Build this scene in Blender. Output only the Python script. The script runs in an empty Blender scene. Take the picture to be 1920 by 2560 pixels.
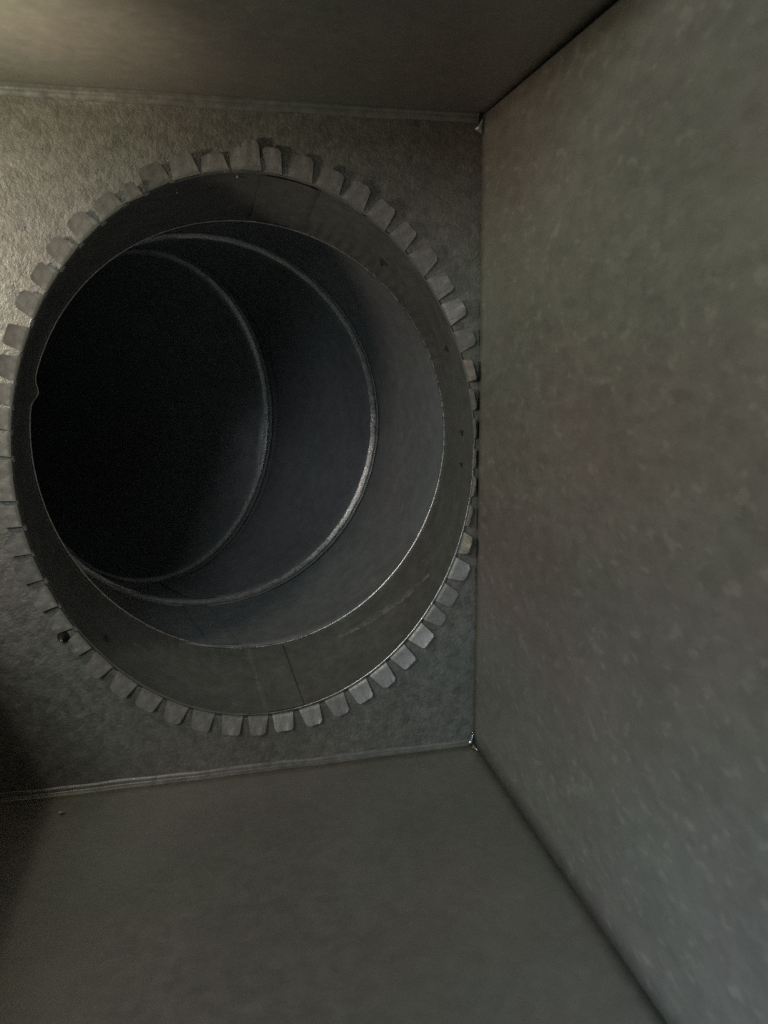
import bpy, bmesh, math, random
from mathutils import Vector, Matrix
random.seed(7)
SC = bpy.context.scene
COL = SC.collection
rad = math.radians

# ------------------------------------------------------------------ camera
D = 0.62                                   # metres from the lens to the end panel
cd = bpy.data.cameras.new('camera')
cam = bpy.data.objects.new('camera', cd)
COL.objects.link(cam)
rows = ((0.97601242, 0.04989722, -0.21191985),
        (-0.21759607, 0.19141698, -0.95708489),
        (-0.00719082, 0.98023967, 0.19768279))
m = Matrix(rows).to_4x4()
m.translation = (0, -D, 0)
cam.matrix_world = m
cd.sensor_fit = 'HORIZONTAL'
cd.sensor_width = 36
cd.lens = 36.89
cd.clip_start = 0.005
cd.clip_end = 50
cd.dof.use_dof = True
cd.dof.focus_distance = 0.64
cd.dof.aperture_fstop = 11
SC.camera = cam

# ------------------------------------------------------------------ world, lamps, exposure
w = bpy.data.worlds.new('World')
SC.world = w
w.use_nodes = True
bg = w.node_tree.nodes['Background']
bg.inputs['Color'].default_value = (0.75, 0.85, 1.0, 1)
bg.inputs['Strength'].default_value = 0.022
SC.view_settings.view_transform = 'Standard'
SC.view_settings.look = 'None'
SC.view_settings.exposure = -0.17
SC.view_settings.gamma = 1
SC.render.engine = 'CYCLES'
SC.cycles.use_denoising = False
SC.cycles.sample_clamp_indirect = 0.35
SC.cycles.use_adaptive_sampling = False
SC.cycles.use_light_tree = False


def area(name, loc, aim, sx, sy, power, col):
    l = bpy.data.lights.new(name, 'AREA')
    l.shape = 'RECTANGLE'
    l.size, l.size_y, l.energy, l.color = sx, sy, power, col
    o = bpy.data.objects.new(name, l)
    COL.objects.link(o)
    o.location = loc
    o.rotation_euler = (Vector(aim) - Vector(loc)).to_track_quat('-Z', 'Y').to_euler()
    return o


area('warm_light', (-0.29, -0.135, 0.06), (0.1, -0.02, 0.10), 0.035, 0.035, 0.55, (1.0, 0.90, 0.70))
area('room_light', (-0.55, -1.05, 0.40), (0.12, -0.05, -0.14), 0.34, 0.34, 4.2, (0.92, 0.98, 1.0))
low = area('low_light', (-0.10, -0.72, -0.22), (0.22, -0.36, -0.33), 0.12, 0.12, 0.17, (0.55, 0.76, 1.0))
low.data.spread = math.radians(60)


def spot(name, loc, aim, power, col, ang, size):
    l = bpy.data.lights.new(name, 'SPOT')
    l.energy, l.color, l.spot_size, l.spot_blend, l.shadow_soft_size = power, col, math.radians(ang), 1.0, size
    o = bpy.data.objects.new(name, l)
    COL.objects.link(o)
    o.location = loc
    o.rotation_euler = (Vector(aim) - Vector(loc)).to_track_quat('-Z', 'Y').to_euler()


spot('patch_light', (-0.30, -0.36, -0.02), (-0.14, -0.17, 0.179), 13.0, (1.0, 0.88, 0.62), 33, 0.02)


# ------------------------------------------------------------------ materials
def steel(name, base, metal=0.75, rough=0.45, flake=150.0, fl_amt=0.12, bump=0.15, bscale=260.0,
          streak=(1, 1, 1), tint=0.03, rvar=0.10, specks=0.0):
    mt = bpy.data.materials.new(name)
    mt.use_nodes = True
    nt = mt.node_tree
    N, L = nt.nodes, nt.links
    p = N['Principled BSDF']
    tc = N.new('ShaderNodeTexCoord')
    mp = N.new('ShaderNodeMapping')
    mp.inputs['Scale'].default_value = streak
    L.new(tc.outputs['Object'], mp.inputs['Vector'])
    vec = mp.outputs['Vector']

    def noise(scale, detail, rough_=0.6):
        n = N.new('ShaderNodeTexNoise')
        n.inputs['Scale'].default_value = scale
        n.inputs['Detail'].default_value = detail
        n.inputs['Roughness'].default_value = rough_
        L.new(vec, n.inputs['Vector'])
        return n

    def ramp(src, a, b, lo, hi):
        r = N.new('ShaderNodeMapRange')
        r.inputs['From Min'].default_value = a
        r.inputs['From Max'].default_value = b
        r.inputs['To Min'].default_value = lo
        r.inputs['To Max'].default_value = hi
        L.new(src, r.inputs['Value'])
        return r.outputs['Result']

    big = noise(9, 3)
    hue = noise(7, 2, 0.5)
    fine = noise(bscale, 3, 0.7)
    mid = noise(flake * 0.7, 4, 0.65)
    # zinc flakes
    v = N.new('ShaderNodeTexVoronoi')
    v.inputs['Scale'].default_value = flake
    wob = N.new('ShaderNodeVectorMath')
    wob.operation = 'MULTIPLY_ADD'
    L.new(mid.outputs['Color'], wob.inputs[0])
    wob.inputs[1].default_value = (0.012, 0.012, 0.012)
    L.new(vec, wob.inputs[2])
    L.new(wob.outputs['Vector'], v.inputs['Vector'])
    sep = N.new('ShaderNodeSeparateColor')
    L.new(v.outputs['Color'], sep.inputs['Color'])
    fl = ramp(sep.outputs['Red'], 0.0, 1.0, 1 - fl_amt, 1 + fl_amt)
    mo = ramp(mid.outputs['Fac'], 0.3, 0.7, 1 - fl_amt * 1.2, 1 + fl_amt * 1.2)
    bi = ramp(big.outputs['Fac'], 0.3, 0.7, 0.88, 1.1)

    def mul(a, b):
        q = N.new('ShaderNodeMath')
        q.operation = 'MULTIPLY'
        L.new(a, q.inputs[0])
        L.new(b, q.inputs[1])
        return q.outputs[0]
    val = mul(mul(fl, mo), bi)
    if specks:
        sp = noise(150, 1.5, 0.5)
        val = mul(val, ramp(sp.outputs['Fac'], 0.60, 0.72, 1.0, 1.0 + specks))
    mix = N.new('ShaderNodeMix')
    mix.data_type = 'RGBA'
    mix.inputs['A'].default_value = (base[0] * (1 + tint), base[1] * (1 - tint), base[2] * (1 - tint * 0.4), 1)
    mix.inputs['B'].default_value = (base[0] * (1 - tint), base[1] * (1 + tint * 0.6), base[2] * (1 - tint * 0.2), 1)
    L.new(ramp(hue.outputs['Fac'], 0.38, 0.62, 0, 1), mix.inputs['Factor'])
    vm = N.new('ShaderNodeVectorMath')
    vm.operation = 'SCALE'
    L.new(mix.outputs['Result'], vm.inputs[0])
    L.new(val, vm.inputs['Scale'])
    L.new(vm.outputs['Vector'], p.inputs['Base Color'])
    p.inputs['Metallic'].default_value = metal
    sep2 = ramp(sep.outputs['Green'], 0, 1, rough - rvar * 0.5, rough + rvar * 0.5)
    rr = N.new('ShaderNodeMath')
    rr.operation = 'ADD'
    L.new(sep2, rr.inputs[0])
    L.new(ramp(mid.outputs['Fac'], 0.3, 0.7, -rvar, rvar), rr.inputs[1])
    L.new(rr.outputs[0], p.inputs['Roughness'])
    b = N.new('ShaderNodeBump')
    b.inputs['Strength'].default_value = bump
    b.inputs['Distance'].default_value = 0.001
    ad = N.new('ShaderNodeMath')
    ad.operation = 'ADD'
    L.new(fine.outputs['Fac'], ad.inputs[0])
    L.new(mid.outputs['Fac'], ad.inputs[1])
    L.new(ad.outputs[0], b.inputs['Height'])
    L.new(b.outputs['Normal'], p.inputs['Normal'])
    return mt


ZN = (0.285, 0.285, 0.255)
M_end = steel('galvanised_end', (0.275, 0.270, 0.234), metal=0.50, rough=0.50, flake=170, fl_amt=0.14, bump=0.60, bscale=330)
M_side = steel('galvanised_side', (0.262, 0.247, 0.211), metal=0.25, specks=0.26, tint=0.04, rough=0.50, flake=150, fl_amt=0.05, bump=0.10, streak=(1, 0.55, 1))
M_top = steel('galvanised_top', (0.258, 0.252, 0.222), metal=0.4, rough=0.45, flake=140, fl_amt=0.03, bump=0.08)
M_floor = steel('galvanised_bottom', (0.27, 0.272, 0.237), metal=0.35, rough=0.44, flake=140, fl_amt=0.03, bump=0.10)
M_tab = steel('galvanised_tab', (0.325, 0.32, 0.287), metal=0.45, rough=0.45, flake=200, fl_amt=0.10, bump=0.2)
M_col = steel('galvanised_collar', (0.235, 0.238, 0.224), metal=0.5, rough=0.42, flake=120, fl_amt=0.06, bump=0.06)
M_elb = steel('galvanised_elbow', (0.315, 0.332, 0.345), metal=0.42, rough=0.42, flake=110, fl_amt=0.05, bump=0.06)
M_hem = steel('galvanised_hem', ZN, metal=0.5, rough=0.40, flake=200, fl_amt=0.1, bump=0.12)
M_edge = steel('bright_cut_edge', (0.62, 0.61, 0.58), metal=0.95, rough=0.32, flake=300, fl_amt=0.15, bump=0.2)
M_bead = steel('zinc_bead', (0.52, 0.52, 0.50), metal=0.7, rough=0.34, flake=320, fl_amt=0.15, bump=0.25, bscale=500)
M_smear = steel('dried_sealant', (0.215, 0.213, 0.196), metal=0.3, rough=0.55, flake=200, fl_amt=0.2, bump=0.2)
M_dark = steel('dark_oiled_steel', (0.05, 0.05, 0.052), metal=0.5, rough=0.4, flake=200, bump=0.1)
M_smudge = steel('black_scuff', (0.06, 0.06, 0.055), metal=0.2, rough=0.7, flake=300, fl_amt=0.3, bump=0.1)
M_seal = steel('bright_solder', (0.8, 0.8, 0.8), metal=1.0, rough=0.16, flake=300, fl_amt=0.1, bump=0.3)


# ------------------------------------------------------------------ helpers
def obj(name, me, mat, parent=None, smooth=True):
    if isinstance(me, bmesh.types.BMesh):
        bm = me
        bmesh.ops.recalc_face_normals(bm, faces=bm.faces)
        me = bpy.data.meshes.new(name)
        bm.to_mesh(me)
        bm.free()
    if mat and not me.materials:
        me.materials.append(mat)
    if smooth:
        for p in me.polygons:
            p.use_smooth = True
    o = bpy.data.objects.new(name, me)
    COL.objects.link(o)
    if parent:
        o.parent = parent
    return o


def thing(name, label, cat, loc=(0, 0, 0)):
    o = bpy.data.objects.new(name, None)
    COL.objects.link(o)
    o.empty_display_size = 0.05
    o.location = loc
    o['label'], o['category'] = label, cat
    return o


def thick(o, t, off=1.0):
    s = o.modifiers.new('thickness', 'SOLIDIFY')
    s.thickness, s.offset = t, off
    return o


def grid_bm(rows_, closed_u=False):
    """rows_ : list of lists of points"""
    bm = bmesh.new()
    V = [[bm.verts.new(p) for p in r] for r in rows_]
    n = len(V[0])
    for i in range(len(V) - 1):
        for j in range(n if closed_u else n - 1):
            k = (j + 1) % n
            bm.faces.new((V[i][j], V[i][k], V[i + 1][k], V[i + 1][j]))
    return bm


def box_bm(a, b):
    bm = bmesh.new()
    bmesh.ops.create_cube(bm, size=1)
    for v in bm.verts:
        v.co = Vector([(a[i] + b[i]) / 2 + v.co[i] * (b[i] - a[i]) for i in range(3)])
    return bm


# ------------------------------------------------------------------ the box
RX, TZ, BZ = 0.2175, 0.179, -0.3445
LX, FY = -0.60, -0.42
CX, CZ, EA, EB = 0.0365, -0.0825, 0.1785, 0.2137

box = thing('duct_box', 'square galvanised sheet steel duct box around the round opening, mottled zinc walls', 'duct box')

# end panel with the oval opening (slightly larger than the collar)
N = 192
bm = bmesh.new()
inner, outer, mid_, mid2 = [], [], [], []
x0, x1, z0, z1 = LX, RX, BZ, TZ
angs = [2 * math.pi * i / N for i in range(N)]
for a in angs:
    dx, dz = EA * math.cos(a), EB * math.sin(a)
    k = 1e9
    if dx > 1e-9: k = min(k, (x1 - CX) / dx)
    if dx < -1e-9: k = min(k, (x0 - CX) / dx)
    if dz > 1e-9: k = min(k, (z1 - CZ) / dz)
    if dz < -1e-9: k = min(k, (z0 - CZ) / dz)
    inner.append(bm.verts.new((CX + dx * 1.008, 0, CZ + dz * 1.008)))
    outer.append(bm.verts.new((CX + dx * k, 0, CZ + dz * k)))
for i in range(N):
    j = (i + 1) % N
    bm.faces.new((inner[i], inner[j], outer[j], outer[i]))
# square the four corners
for cx_, cz_ in ((x1, z1), (x0, z1), (x0, z0), (x1, z0)):
    for i in range(N):
        j = (i + 1) % N
        p, q = outer[i].co, outer[j].co
        if abs(p.x - q.x) > 1e-6 and abs(p.z - q.z) > 1e-6 and (Vector((cx_, 0, cz_)) - p).length < 0.12 and \
           ((abs(p.x - cx_) < 1e-6 and abs(q.z - cz_) < 1e-6) or (abs(p.z - cz_) < 1e-6 and abs(q.x - cx_) < 1e-6)):
            c = bm.verts.new((cx_, 0, cz_))
            bm.faces.new((outer[i], outer[j], c))
            break
ep = obj('end_panel', bm, M_end, box, smooth=False)
for p in ep.data.polygons:
    pass
thick(ep, 0.001, 0)

# the other three panels; tiny gaps at the long corners, the sheets are bowed a little
def sheet(name, mat, f, nu=40, nv=30):
    return thick(obj(name, grid_bm([[f(i / nu, j / nv) for i in range(nu + 1)] for j in range(nv + 1)]), mat, box), 0.001, 0)


def bow(u, v):
    return 0.0007 * math.sin(7.0 * u + 1.3) * math.sin(5 * v + 0.4)


sheet('side_panel', M_side, lambda u, v: (RX + bow(u, v) * 0.6, FY + u * (0.0 - FY) - 0.0008, BZ + 0.0022 + v * (TZ - BZ - 0.0038)))
sheet('top_panel', M_top, lambda u, v: (LX + u * (RX + 0.012 - LX), -0.29 + v * 0.29 - 0.0008, TZ + bow(u, v) + 0.0006))
sheet('bottom_panel', M_floor, lambda u, v: (LX + u * (RX + 0.012 - LX), FY + v * (-FY) - 0.0008, BZ - 0.0006 + bow(u + .3, v)))
# added low sheet, unseen at the left, keeps room light off the lower corner
sheet('side_panel', M_side, lambda u, v: (-0.205 + bow(u, v), FY + u * (0.0 - FY) - 0.0008, BZ + 0.001 + v * 0.180))
# outer skins of the long corners, so that no light comes in there
obj('corner_angle', box_bm((RX + 0.013, FY, TZ - 0.02), (RX + 0.014, -0.001, TZ + 0.004)), M_dark, box, False)
obj('corner_angle', box_bm((RX + 0.013, FY, BZ - 0.004), (RX + 0.014, -0.001, BZ + 0.02)), M_dark, box, False)


# folded lips where top and bottom sheets turn down / up over the end panel
def lip(name, z, s, h, x_from, x_to, mat, r=0.0022, n=90, depth=0.0035):
    rows_ = []
    for i in range(n + 1):
        x = x_from + (x_to - x_from) * i / n
        wv = 0.0003 * math.sin(x * 61) + 0.0002 * math.sin(x * 143 + 1)
        y1 = -0.0022 if s > 0 else -0.0014
        prof = [(y1 - r - 0.004, z + s * 0.0016), (y1 - r - 0.001, z - s * 0.0002)]
        for k in range(9):      # fillet of the bend, then the lip runs back to the end panel
            a = math.pi / 2 * k / 8
            prof.append((y1 - r + r * math.sin(a), z - s * (0.0006 + r - r * math.cos(a))))
        prof += [(-0.0014, z - s * (h + wv)), (-0.0004, z - s * (h + 0.0002 + wv))]
        rows_.append([(x, y + wv, zz) for y, zz in prof])
    return obj(name, grid_bm(rows_), mat, box)


lip('folded_lip', TZ, 1, 0.0066, LX, RX - 0.004, M_hem, r=0.0022)
lip('folded_lip', BZ, -1, 0.0052, LX, RX - 0.004, M_hem, r=0.0012)


# bright bent corner tabs at the two far corners
def shard(loc, pts, mat, name='corner_tab'):
    bm = bmesh.new()
    vs = [bm.verts.new(p) for p in pts]
    bm.faces.new(vs)
    bmesh.ops.triangulate(bm, faces=bm.faces)
    bmesh.ops.subdivide_edges(bm, edges=bm.edges, cuts=2, use_grid_fill=True)
    for v in bm.verts:
        v.co += Vector([random.uniform(-.0004, .0004) for _ in range(3)])
    o = obj(name, bm, mat, box)
    o.location = loc
    return thick(o, 0.0005, 0)


shard((RX, 0, BZ), [(-0.0062, -0.0045, 0.002), (-0.003, -0.006, 0.0015), (-0.0012, -0.004, 0.0145), (-0.004, -0.0035, 0.009)], M_seal)
shard((RX, 0, BZ), [(-0.005, -0.009, 0.001), (-0.001, -0.016, 0.0015), (-0.0015, -0.006, 0.004)], M_edge)
shard((RX, 0, TZ), [(-0.008, -0.0045, -0.012), (-0.001, -0.007, -0.003), (-0.0015, -0.004, -0.016)], M_tab)

# ------------------------------------------------------------------ collar with folded tabs
collar = thing('duct_collar', 'round sheet steel collar set in the opening, its rim of small tabs folded outward', 'duct collar', (CX, 0, CZ))
L1 = 0.09
CX1, CZ1, EA1, EB1 = 0.0335, -0.0785, 0.1822, 0.191


def collar_pt(y, a, dr=0.0):
    t = max(0.0, min(1.0, y / L1))
    t = t * t * (3 - 2 * t) * 0.5 + t * 0.5
    ax, az = EA + (EA1 - EA) * t, EB + (EB1 - EB) * t
    x, z = (CX1 - CX) * t, (CZ1 - CZ) * t
    # crimped far end and two dents
    up = (y / L1)
    deg = math.degrees(a) % 360
    amp = 0.0007 * max(0, up - 0.45) / 0.55 * (1.0 if 20 < deg < 88 else 0.35 if 240 < deg < 300 else 0.08) * max(0.0, min(1.0, (L1 - y) / 0.006))
    dr += amp * math.sin(a * 118 + 0.8 * math.sin(a * 9))
    dd = ((deg - 165 + 180) % 360) - 180
    dr -= 0.0045 * math.exp(-(dd / 2.2) ** 2) * max(0, up - 0.5) * 2
    dr += 0.0012 * math.sin(3 * a + 0.6) * up
    return Vector((x + (ax + dr) * math.cos(a), y, z + (az + dr) * math.sin(a)))


NA = 960
ys = [0.0012, 0.004, 0.012, 0.025, 0.04, 0.05, 0.058, 0.066, 0.074, 0.082, 0.0875, L1]
band = obj('collar_band', grid_bm([[collar_pt(y, 2 * math.pi * i / NA) for i in range(NA)] for y in ys], True), M_col, collar)
thick(band, 0.0009, 1)
# rolled bead at the far end
BN = 480
rows_ = []
for k in range(9):
    q = 2 * math.pi * k / 8
    rows_.append([collar_pt(L1, 2 * math.pi * i / BN, -0.0004 + 0.0011 * math.cos(q)) + Vector((0, 0.0006 + 0.0011 * math.sin(q), 0)) for i in range(BN)])
obj('end_bead', grid_bm(rows_, True), M_edge, collar)
rows_ = []
for k in range(9):
    q = 2 * math.pi * k / 8
    rows_.append([collar_pt(0.001, rad(-98 + 100 * i / 160), -0.0006 + 0.0007 * math.cos(q)) + Vector((0, 0.0003 + 0.0007 * math.sin(q), 0)) for i in range(161)])
obj('rim_bead', grid_bm(rows_), M_edge, collar)


def overlap(a0, a1, y0, y1, skew, name='seam_strip'):
    rr = []
    for j in range(9):
        y = y0 + (y1 - y0) * j / 8
        rr.append([collar_pt(y, rad(a0 + (a1 - a0) * i / 14 + skew * j / 8), -0.0014 if i > 0 else -0.0001) for i in range(15)])
    return obj(name, grid_bm(rr), M_col, collar)


overlap(72, 86.5, 0.002, 0.083, 0.8)
overlap(-90.5, -80, 0.002, 0.086, -2.6)

# one mesh per tab shape
def tab_mesh(k, wb, wt, ln, curl):
    rnd = random.Random(k)
    bm_rows = []
    # path: comes up the collar, bends over the rim, then lies on the end panel
    path = [(0.0000, -0.0025), (0.0000, -0.0006), (0.0005, 0.0009), (0.0015, 0.0014)]
    for i in range(1, 8):
        s = i / 7
        path.append((0.0015 + s * (ln - 0.0015), 0.0014 + curl * s * s))
    rc = (0.0016, 0.0024, 0.0019, 0.0027, 0.0014, 0.0021)[k % 6]
    sk = rnd.uniform(-0.0008, 0.0008)
    for v, h in path:
        s = max(0, v / ln)
        hw = (wb + (wt - wb) * s) / 2
        e = ln - v
        if e < rc:
            hw -= rc - math.sqrt(max(0, rc * rc - (rc - e) ** 2))
        bm_rows.append([(hw * (2 * j / 6 - 1) + sk * s, v, h + 0.00025 * math.sin(j * 1.7 + k) * s) for j in range(7)])
    bm = grid_bm(bm_rows)
    bmesh.ops.recalc_face_normals(bm, faces=bm.faces)
    g = bmesh.ops.extrude_face_region(bm, geom=bm.faces[:])
    for e in g['geom']:
        if isinstance(e, bmesh.types.BMVert):
            e.co.z -= 0.0006
    bmesh.ops.recalc_face_normals(bm, faces=bm.faces)
    me = bpy.data.meshes.new('tab')
    bm.to_mesh(me)
    bm.free()
    me.materials.append(M_tab)
    for p in me.polygons:
        p.use_smooth = True
    me.set_sharp_from_angle(angle=rad(35))
    return me


TABM = [tab_mesh(1, .0185, .0140, .0155, .0004), tab_mesh(2, .0180, .0150, .0148, .0010), tab_mesh(3, .0190, .0135, .0160, .0002),
        tab_mesh(4, .0178, .0145, .0150, .0015), tab_mesh(5, .0186, .0130, .0158, .0007), tab_mesh(6, .0175, .0150, .0142, .0003)]


def frame(a):
    """matrix of the rim at ellipse angle a: x along the rim, y outward, z towards the viewer"""
    p = Vector((EA * math.cos(a), 0, EB * math.sin(a)))
    n = Vector((math.cos(a) / EA, 0, math.sin(a) / EB)).normalized()
    wv = Vector((0, -1, 0))
    u = n.cross(wv).normalized()
    mm = Matrix((u, n, wv)).transposed().to_4x4()
    mm.translation = p
    return mm


# ellipse angle, tilt off the panel, length, width, twist (degrees)
TABS = [(174.9, 6, 1.0, 1, 0), (170, 5, 1, .95, 0), (165.2, 6, 1, .98, 0), (160, 7, 1, 1, 2), (154, 8, 1.0, 1.05, 0),
        (147.1, 8, 1, 1.05, 3), (141.3, 8, 1, 1.0, 0), (135.0, 9, 1.05, 1.05, -2), (128.5, 8, 1.05, 1.05, 0), (122.1, 8, .98, 1.08, 0),
        (116.2, 22, .85, .72, -14), (110.6, 10, 1.08, 1.1, 0), (103.9, 9, 1.08, 1.12, 0), (97.2, 18, .78, 1.1, 0), (91.6, 4, 1.05, .9, 0),
        (84.5, 6, 1.12, .92, 0), (77.5, 7, 1.1, 1.05, 0), (70.9, 6, 1.1, 1.05, 0), (64.2, 7, 1.1, 1.05, 3), (57.6, 6, 1.08, 1.05, 0),
        (51, 6, 1.05, 1, 0), (44.3, 8, 1.08, 1.05, 0), (37.8, 9, 1.05, 1, 0), (31.5, 14, 1.05, 1, -3), (25.1, 20, .95, 1, 6),
        (18.6, 62, .7, 1, 0), (12.2, 74, .42, 1, 0), (5.6, 78, .30, 1, 0), (-1, 80, .26, .98, 0), (-7.4, 78, .30, 1, 0), (-14, 74, .4, 1, 0), (-20.6, 58, .7, 1, 0),
        (-26.9, 16, .95, 1.05, 0), (-33.3, 9, 1.05, 1.02, 0), (-38.9, 5, 1, .85, 0), (-44.8, 8, 1.05, 1, 0), (-51.5, 8, 1.1, 1.0, 0),
        (-58.2, 8, 1.1, 1, 0), (-64.8, 7, 1.1, .98, 2), (-71.8, 8, 1.1, 1.0, 0), (-78.9, 9, 1.05, .95, 0), (-86.1, 9, 1.05, 1.02, 0),
        (-92.7, 8, 1.0, .95, 0), (-99.4, 9, 1.05, 1.0, 0), (-106.9, 9, 1.05, 1.02, 0), (-113.8, 9, 1.0, 1.0, 0), (-120.6, 9, 1.0, 1.0, 0),
        (-127.7, 9, 1.0, 1.05, 0), (-134.7, 9, 1.0, 1.05, 0), (-141.0, 12, .9, 1.0, 0), (-147.2, 13, .85, .95, 0), (-153.0, 9, .95, 1.0, 4),
        (-159.6, 8, 1.05, 1.05, 0), (-165.3, 7, 1.0, 1.0, 0), (-171.0, 6, 1, .98, 0), (-176.4, 5, 1, .96, 0), (180.1, 5, 1, .9, 0)]
for i, (deg, tilt, ls, ws, tw) in enumerate(TABS):
    tilt = tilt * (1.9 if -140 < deg < -40 else 1.5 if 100 < deg else 0.8)
    tilt += random.uniform(-3, 3)
    ws *= random.uniform(.93, 1.05)
    tw += random.uniform(-4, 4)
    o = obj('tab', TABM[(i * 5 + i // 4) % 6], None, collar)
    o.matrix_local = frame(rad(deg)) @ Matrix.Translation((0, 0, 0.0017 if deg < -139 else 0.0003)) @ Matrix.Rotation(rad(tilt * (0.5 if deg < -139 else 1)), 4, 'X') \
        @ Matrix.Rotation(rad(tw), 4, 'Y') @ Matrix.Diagonal((ws, ls, 1, 1))
# the second, upper tab where the two ends of the collar overlap
o = obj('tab', TABM[4], None, collar)
o.matrix_local = frame(rad(89.2)) @ Matrix.Translation((0, 0, 0.0021)) @ Matrix.Rotation(rad(3), 4, 'X') @ Matrix.Diagonal((.85, 1.28, 1, 1))

# little bent notch at the foot of each slit between two tabs
bm = bmesh.new()
rr = []
for v, h in ((-0.0002, -0.003), (0.0, -0.0008), (0.0006, 0.0003), (0.0016, 0.0008), (0.0026, 0.0007)):
    rr.append([(-0.0022 + 0.0044 * j / 4, v, h) for j in range(5)])
nm = grid_bm(rr)
bmesh.ops.recalc_face_normals(nm, faces=nm.faces)
notch_me = bpy.data.meshes.new('notch')
nm.to_mesh(notch_me)
nm.free()
notch_me.materials.append(M_edge)
ang = [t[0] for t in TABS]
for i in range(len(ang)):
    if not (62 < ang[i] < 181 or -176 < ang[i] < -140):
        continue
    a, b = ang[i], ang[(i + 1) % len(ang)]
    if b > a: b -= 360
    o = obj('notch', notch_me, None, collar)
    o.matrix_local = frame(rad((a + b) / 2 + random.uniform(-.3, .3))) @ Matrix.Rotation(rad(random.uniform(-14, 10)), 4, 'X')


# scuffs and dents inside the collar
def scuff(deg, y, pts, name='scuff_mark'):
    bm = bmesh.new()
    vs = [bm.verts.new(collar_pt(y + dy, rad(deg + da), -0.0017 if 60 < deg < 90 else -0.0006)) for da, dy in pts]
    bm.faces.new(vs)
    return thick(obj(name, bm, M_smudge, collar, False), 0.0003, 0)


TEE = [(-.25, .016), (-.15, .010), (-.75, .0075), (-.8, .0035), (-.2, .004), (.55, .003), (.7, .006), (.35, .009), (.1, .012)]
scuff(24.2, 0.026, TEE)
scuff(3.6, 0.028, TEE)
scuff(-4.2, 0.028, [(a * .7, b) for a, b in TEE])
scuff(50.6, 0.043, [(a * 1.6 + .2, b) for a, b in TEE])
scuff(-135, 0.022, [(a, b * .8) for a, b in TEE])


# dried sealant smeared along the lower right of the collar
rnd = random.Random(3)
rr = []
for i in range(41):
    a = -66 + 34 * i / 40
    yc = 0.066 - 0.034 * (i / 40) ** 1.6
    hw = 0.0045 * math.sin(math.pi * i / 40) ** 0.5 * rnd.uniform(0.55, 1.25)
    rr.append([collar_pt(yc + hw * (2 * j / 6 - 1) + (rnd.uniform(-.0012, .0012) if j in (0, 6) else 0), rad(a),
                         -0.0001 - (0.0003 * rnd.uniform(.6, 1.2) if 0 < j < 6 else 0)) for j in range(7)])
obj('sealant_smear', grid_bm(rr), M_smear, collar)


def rivet(deg, y):
    bm = bmesh.new()
    bmesh.ops.create_uvsphere(bm, u_segments=10, v_segments=6, radius=0.0011)
    o = obj('rivet', bm, M_seal, collar)
    o.location = collar_pt(y, rad(deg), -0.0006)


rivet(106.5, 0.020)
rivet(92.0, 0.010)

# ------------------------------------------------------------------ elbow behind the collar
elbow = thing('duct_elbow', 'dark segmented steel elbow behind the collar curving away to the left', 'duct elbow', (0.03, 0.09, -0.078))
EO = Vector((0.03, 0.09, -0.078))
RING = [(0.0335, 0.0915, 4, 0.1945), (0.000, 0.235, 13, 0.190), (-0.052, 0.335, 46, 0.185), (-0.33, 0.43, 86, 0.1850), (-1.3, 0.43, 90, 0.1848)]


def ring_pt(x, y, th, r, a, stretch):
    return Vector((x + r * stretch * math.cos(a) * math.cos(th), y + r * stretch * math.cos(a) * math.sin(th), -0.075 + r * math.sin(a))) - EO


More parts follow.
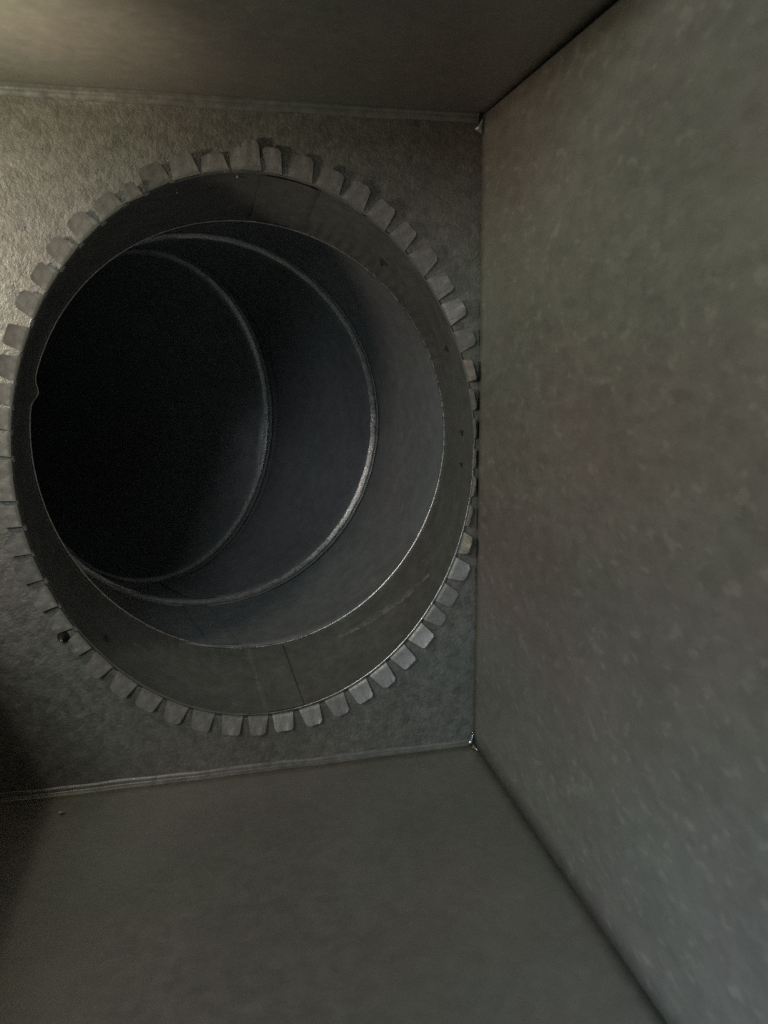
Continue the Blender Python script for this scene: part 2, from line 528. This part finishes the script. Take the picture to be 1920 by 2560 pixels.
def gore(k):
    x0_, y0_, t0, r = RING[k]
    x1_, y1_, t1, _ = RING[k + 1]
    L = math.hypot(x1_ - x0_, y1_ - y0_)
    # stations: distance fraction along the gore and radius change
    st = []
    if k == 3:
        st += [(0.0, .001), (.02 / L, 0)]
    elif k > 0:      # narrower start pushed into the piece before it, with a stepped bead
        st += [(0.0, .0052), (0.0012 / L, .0056), (0.0030 / L, .0048), (.0042 / L, .0022), (.0056 / L, .0006), (.009 / L, -.0004), (.013 / L, 0)]
    else:
        st += [(0.0, 0.0), (.01 / L, 0)]
    for q in (0.2, .35, .5, .65, .8):
        st.append((q, 0.0008 * math.sin(q * math.pi)))
    if k == 2:
        st += [(1.0, 0.001)]
    else:
        st += [(1 - .012 / L, 0), (1 - .008 / L, .0004), (1 - .006 / L, .0028), (1 - .004 / L, .0034), (1 - .002 / L, .0012), (1.0, .0004)]
    n = 200
    rows_ = []
    for s, dr in st:
        x, y, t = x0_ + (x1_ - x0_) * s, y0_ + (y1_ - y0_) * s, rad(t0 + (t1 - t0) * s)
        sm = rad(t0 + t1) / 2
        stretch = 1 / max(0.75, math.cos(t - sm))
        rows_.append([ring_pt(x, y, t, r + dr + 0.0005 * math.sin(5 * 2 * math.pi * i / n + k), 2 * math.pi * i / n, stretch) for i in range(n)])
    g = obj('elbow_segment', grid_bm(rows_, True), M_elb, elbow)
    thick(g, 0.0008, 1)
    if 0 < k < 3:      # rolled beads that stiffen the joint
        nx, ny = -math.sin(rad(t0)), math.cos(rad(t0))
        wd = 0.0044 if k == 1 else 0.0036
        jit = lambda i: 0.00025 * math.sin(37 * 2 * math.pi * i / 240) + 0.00012 * math.sin(101 * 2 * math.pi * i / 240)
        bb = []
        for j in range(9):
            q = j / 8
            off = 0.0005 + wd * q
            bb.append([ring_pt(x0_ + nx * off, y0_ + ny * off, rad(t0), r + 0.0052 - (0.0042 if k == 1 else 0.0036) * q ** 1.2 + jit(i), 2 * math.pi * i / 240, 1.0) for i in range(240)])
        obj('joint_band', grid_bm(bb, True), M_bead, g)
        rb = 0.0009
        bb = []
        for j in range(9):
            q = 2 * math.pi * j / 8
            off = -0.006 + rb * math.sin(q)
            bb.append([ring_pt(x0_ + nx * off, y0_ + ny * off, rad(t0), r + 0.0044 + rb * math.cos(q) + jit(i), 2 * math.pi * i / 240, 1.0) for i in range(240)])
        obj('joint_bead', grid_bm(bb, True), M_elb, g)
    # lengthwise lap seam
    rr = []
    for j in range(13):
        s = .04 + .92 * j / 12
        x, y, t = x0_ + (x1_ - x0_) * s, y0_ + (y1_ - y0_) * s, rad(t0 + (t1 - t0) * s)
        rr.append([ring_pt(x, y, t, r - (0.0013 if i else -0.0003), rad(-93 + k * 4 - i * 1.5), 1.0) for i in range(7)])
    if k < 2:
        obj('seam_strip', grid_bm(rr), M_elb, g)
    return g


for k in range(4):
    gore(k)
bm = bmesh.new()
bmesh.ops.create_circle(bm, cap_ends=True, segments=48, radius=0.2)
o = obj('light_stop', bm, M_dark, elbow, False)  # unseen disc added to close the pipe against stray light
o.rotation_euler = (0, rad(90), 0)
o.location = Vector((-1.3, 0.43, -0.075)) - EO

# ------------------------------------------------------------------ screw by the lower left tabs
scr = thing('screw', 'small dark screw with a bright tip poking out between two lower left tabs', 'screw')
fr = frame(rad(-144.2))
scr.location = Vector((CX, 0, CZ)) + fr @ Vector((0, 0.0115, 0.0015))
scr.rotation_euler = (rad(90), 0, 0)
bm = bmesh.new()
bmesh.ops.create_cone(bm, cap_ends=True, segments=14, radius1=0.0046, radius2=0.0040, depth=0.002)
obj('washer', bm, M_dark, scr)
rr = []
for k in range(28):
    z = 0.001 + 0.0075 * k / 27
    r = (0.0026 + 0.0007 * (k % 3 == 1)) * (1 - 0.75 * (k / 27) ** 2)
    rr.append([(r * math.cos(2 * math.pi * j / 12), r * math.sin(2 * math.pi * j / 12), z) for j in range(12)])
obj('shank', grid_bm(rr, True), M_dark, scr)
bm = bmesh.new()
bmesh.ops.create_icosphere(bm, subdivisions=2, radius=0.0013)
t_ = obj('tip', bm, M_seal, scr)
t_.location = (0, 0, 0.0085)

# ------------------------------------------------------------------ shavings in the pipe, crumb on the bottom sheet
for i, (deg, yy, lab) in enumerate(((-116, 0.165, 'thin curled steel shaving lying low inside the dark pipe, the larger of two'),
                                    (-98, 0.150, 'short steel sliver lying in the pipe beside the bottom seam'))):
    rr = []
    for j in range(12):
        t = j / 11 * (0.012 if i == 0 else 0.007)
        q = 2.2 * j / 11
        rr.append([(t, 0.0012 * math.sin(q * 2) + e * 0.0009, 0.0009 + 0.0008 * math.sin(q * 1.5) + 0.0002 * e) for e in (-1, 0, 1)])
    o = obj('metal_shaving', grid_bm(rr), M_edge, None)
    thick(o, 0.0002, 0)
    p = ring_pt(0.016, yy, rad(6), 0.1922, rad(deg), 1.0) + EO
    o.location = p
    o.rotation_euler = (0, rad(deg + 90) * -1, rad(40 - 60 * i))
    o['label'], o['category'], o['group'] = lab, 'metal shaving', 'steel shavings in the pipe'

bm = bmesh.new()
bmesh.ops.create_icosphere(bm, subdivisions=2, radius=0.0016)
for v in bm.verts:
    v.co = Vector((v.co.x * 1.7, v.co.y * 1.1, v.co.z * 0.6)) * random.uniform(0.75, 1.25)
cr = obj('metal_crumb', bm, M_tab, None, False)
cr.location = (-0.1252, -0.0320, BZ + 0.0012)
cr['label'], cr['category'] = 'tiny pale metal crumb lying on the bottom sheet below the lower lip', 'metal crumb'
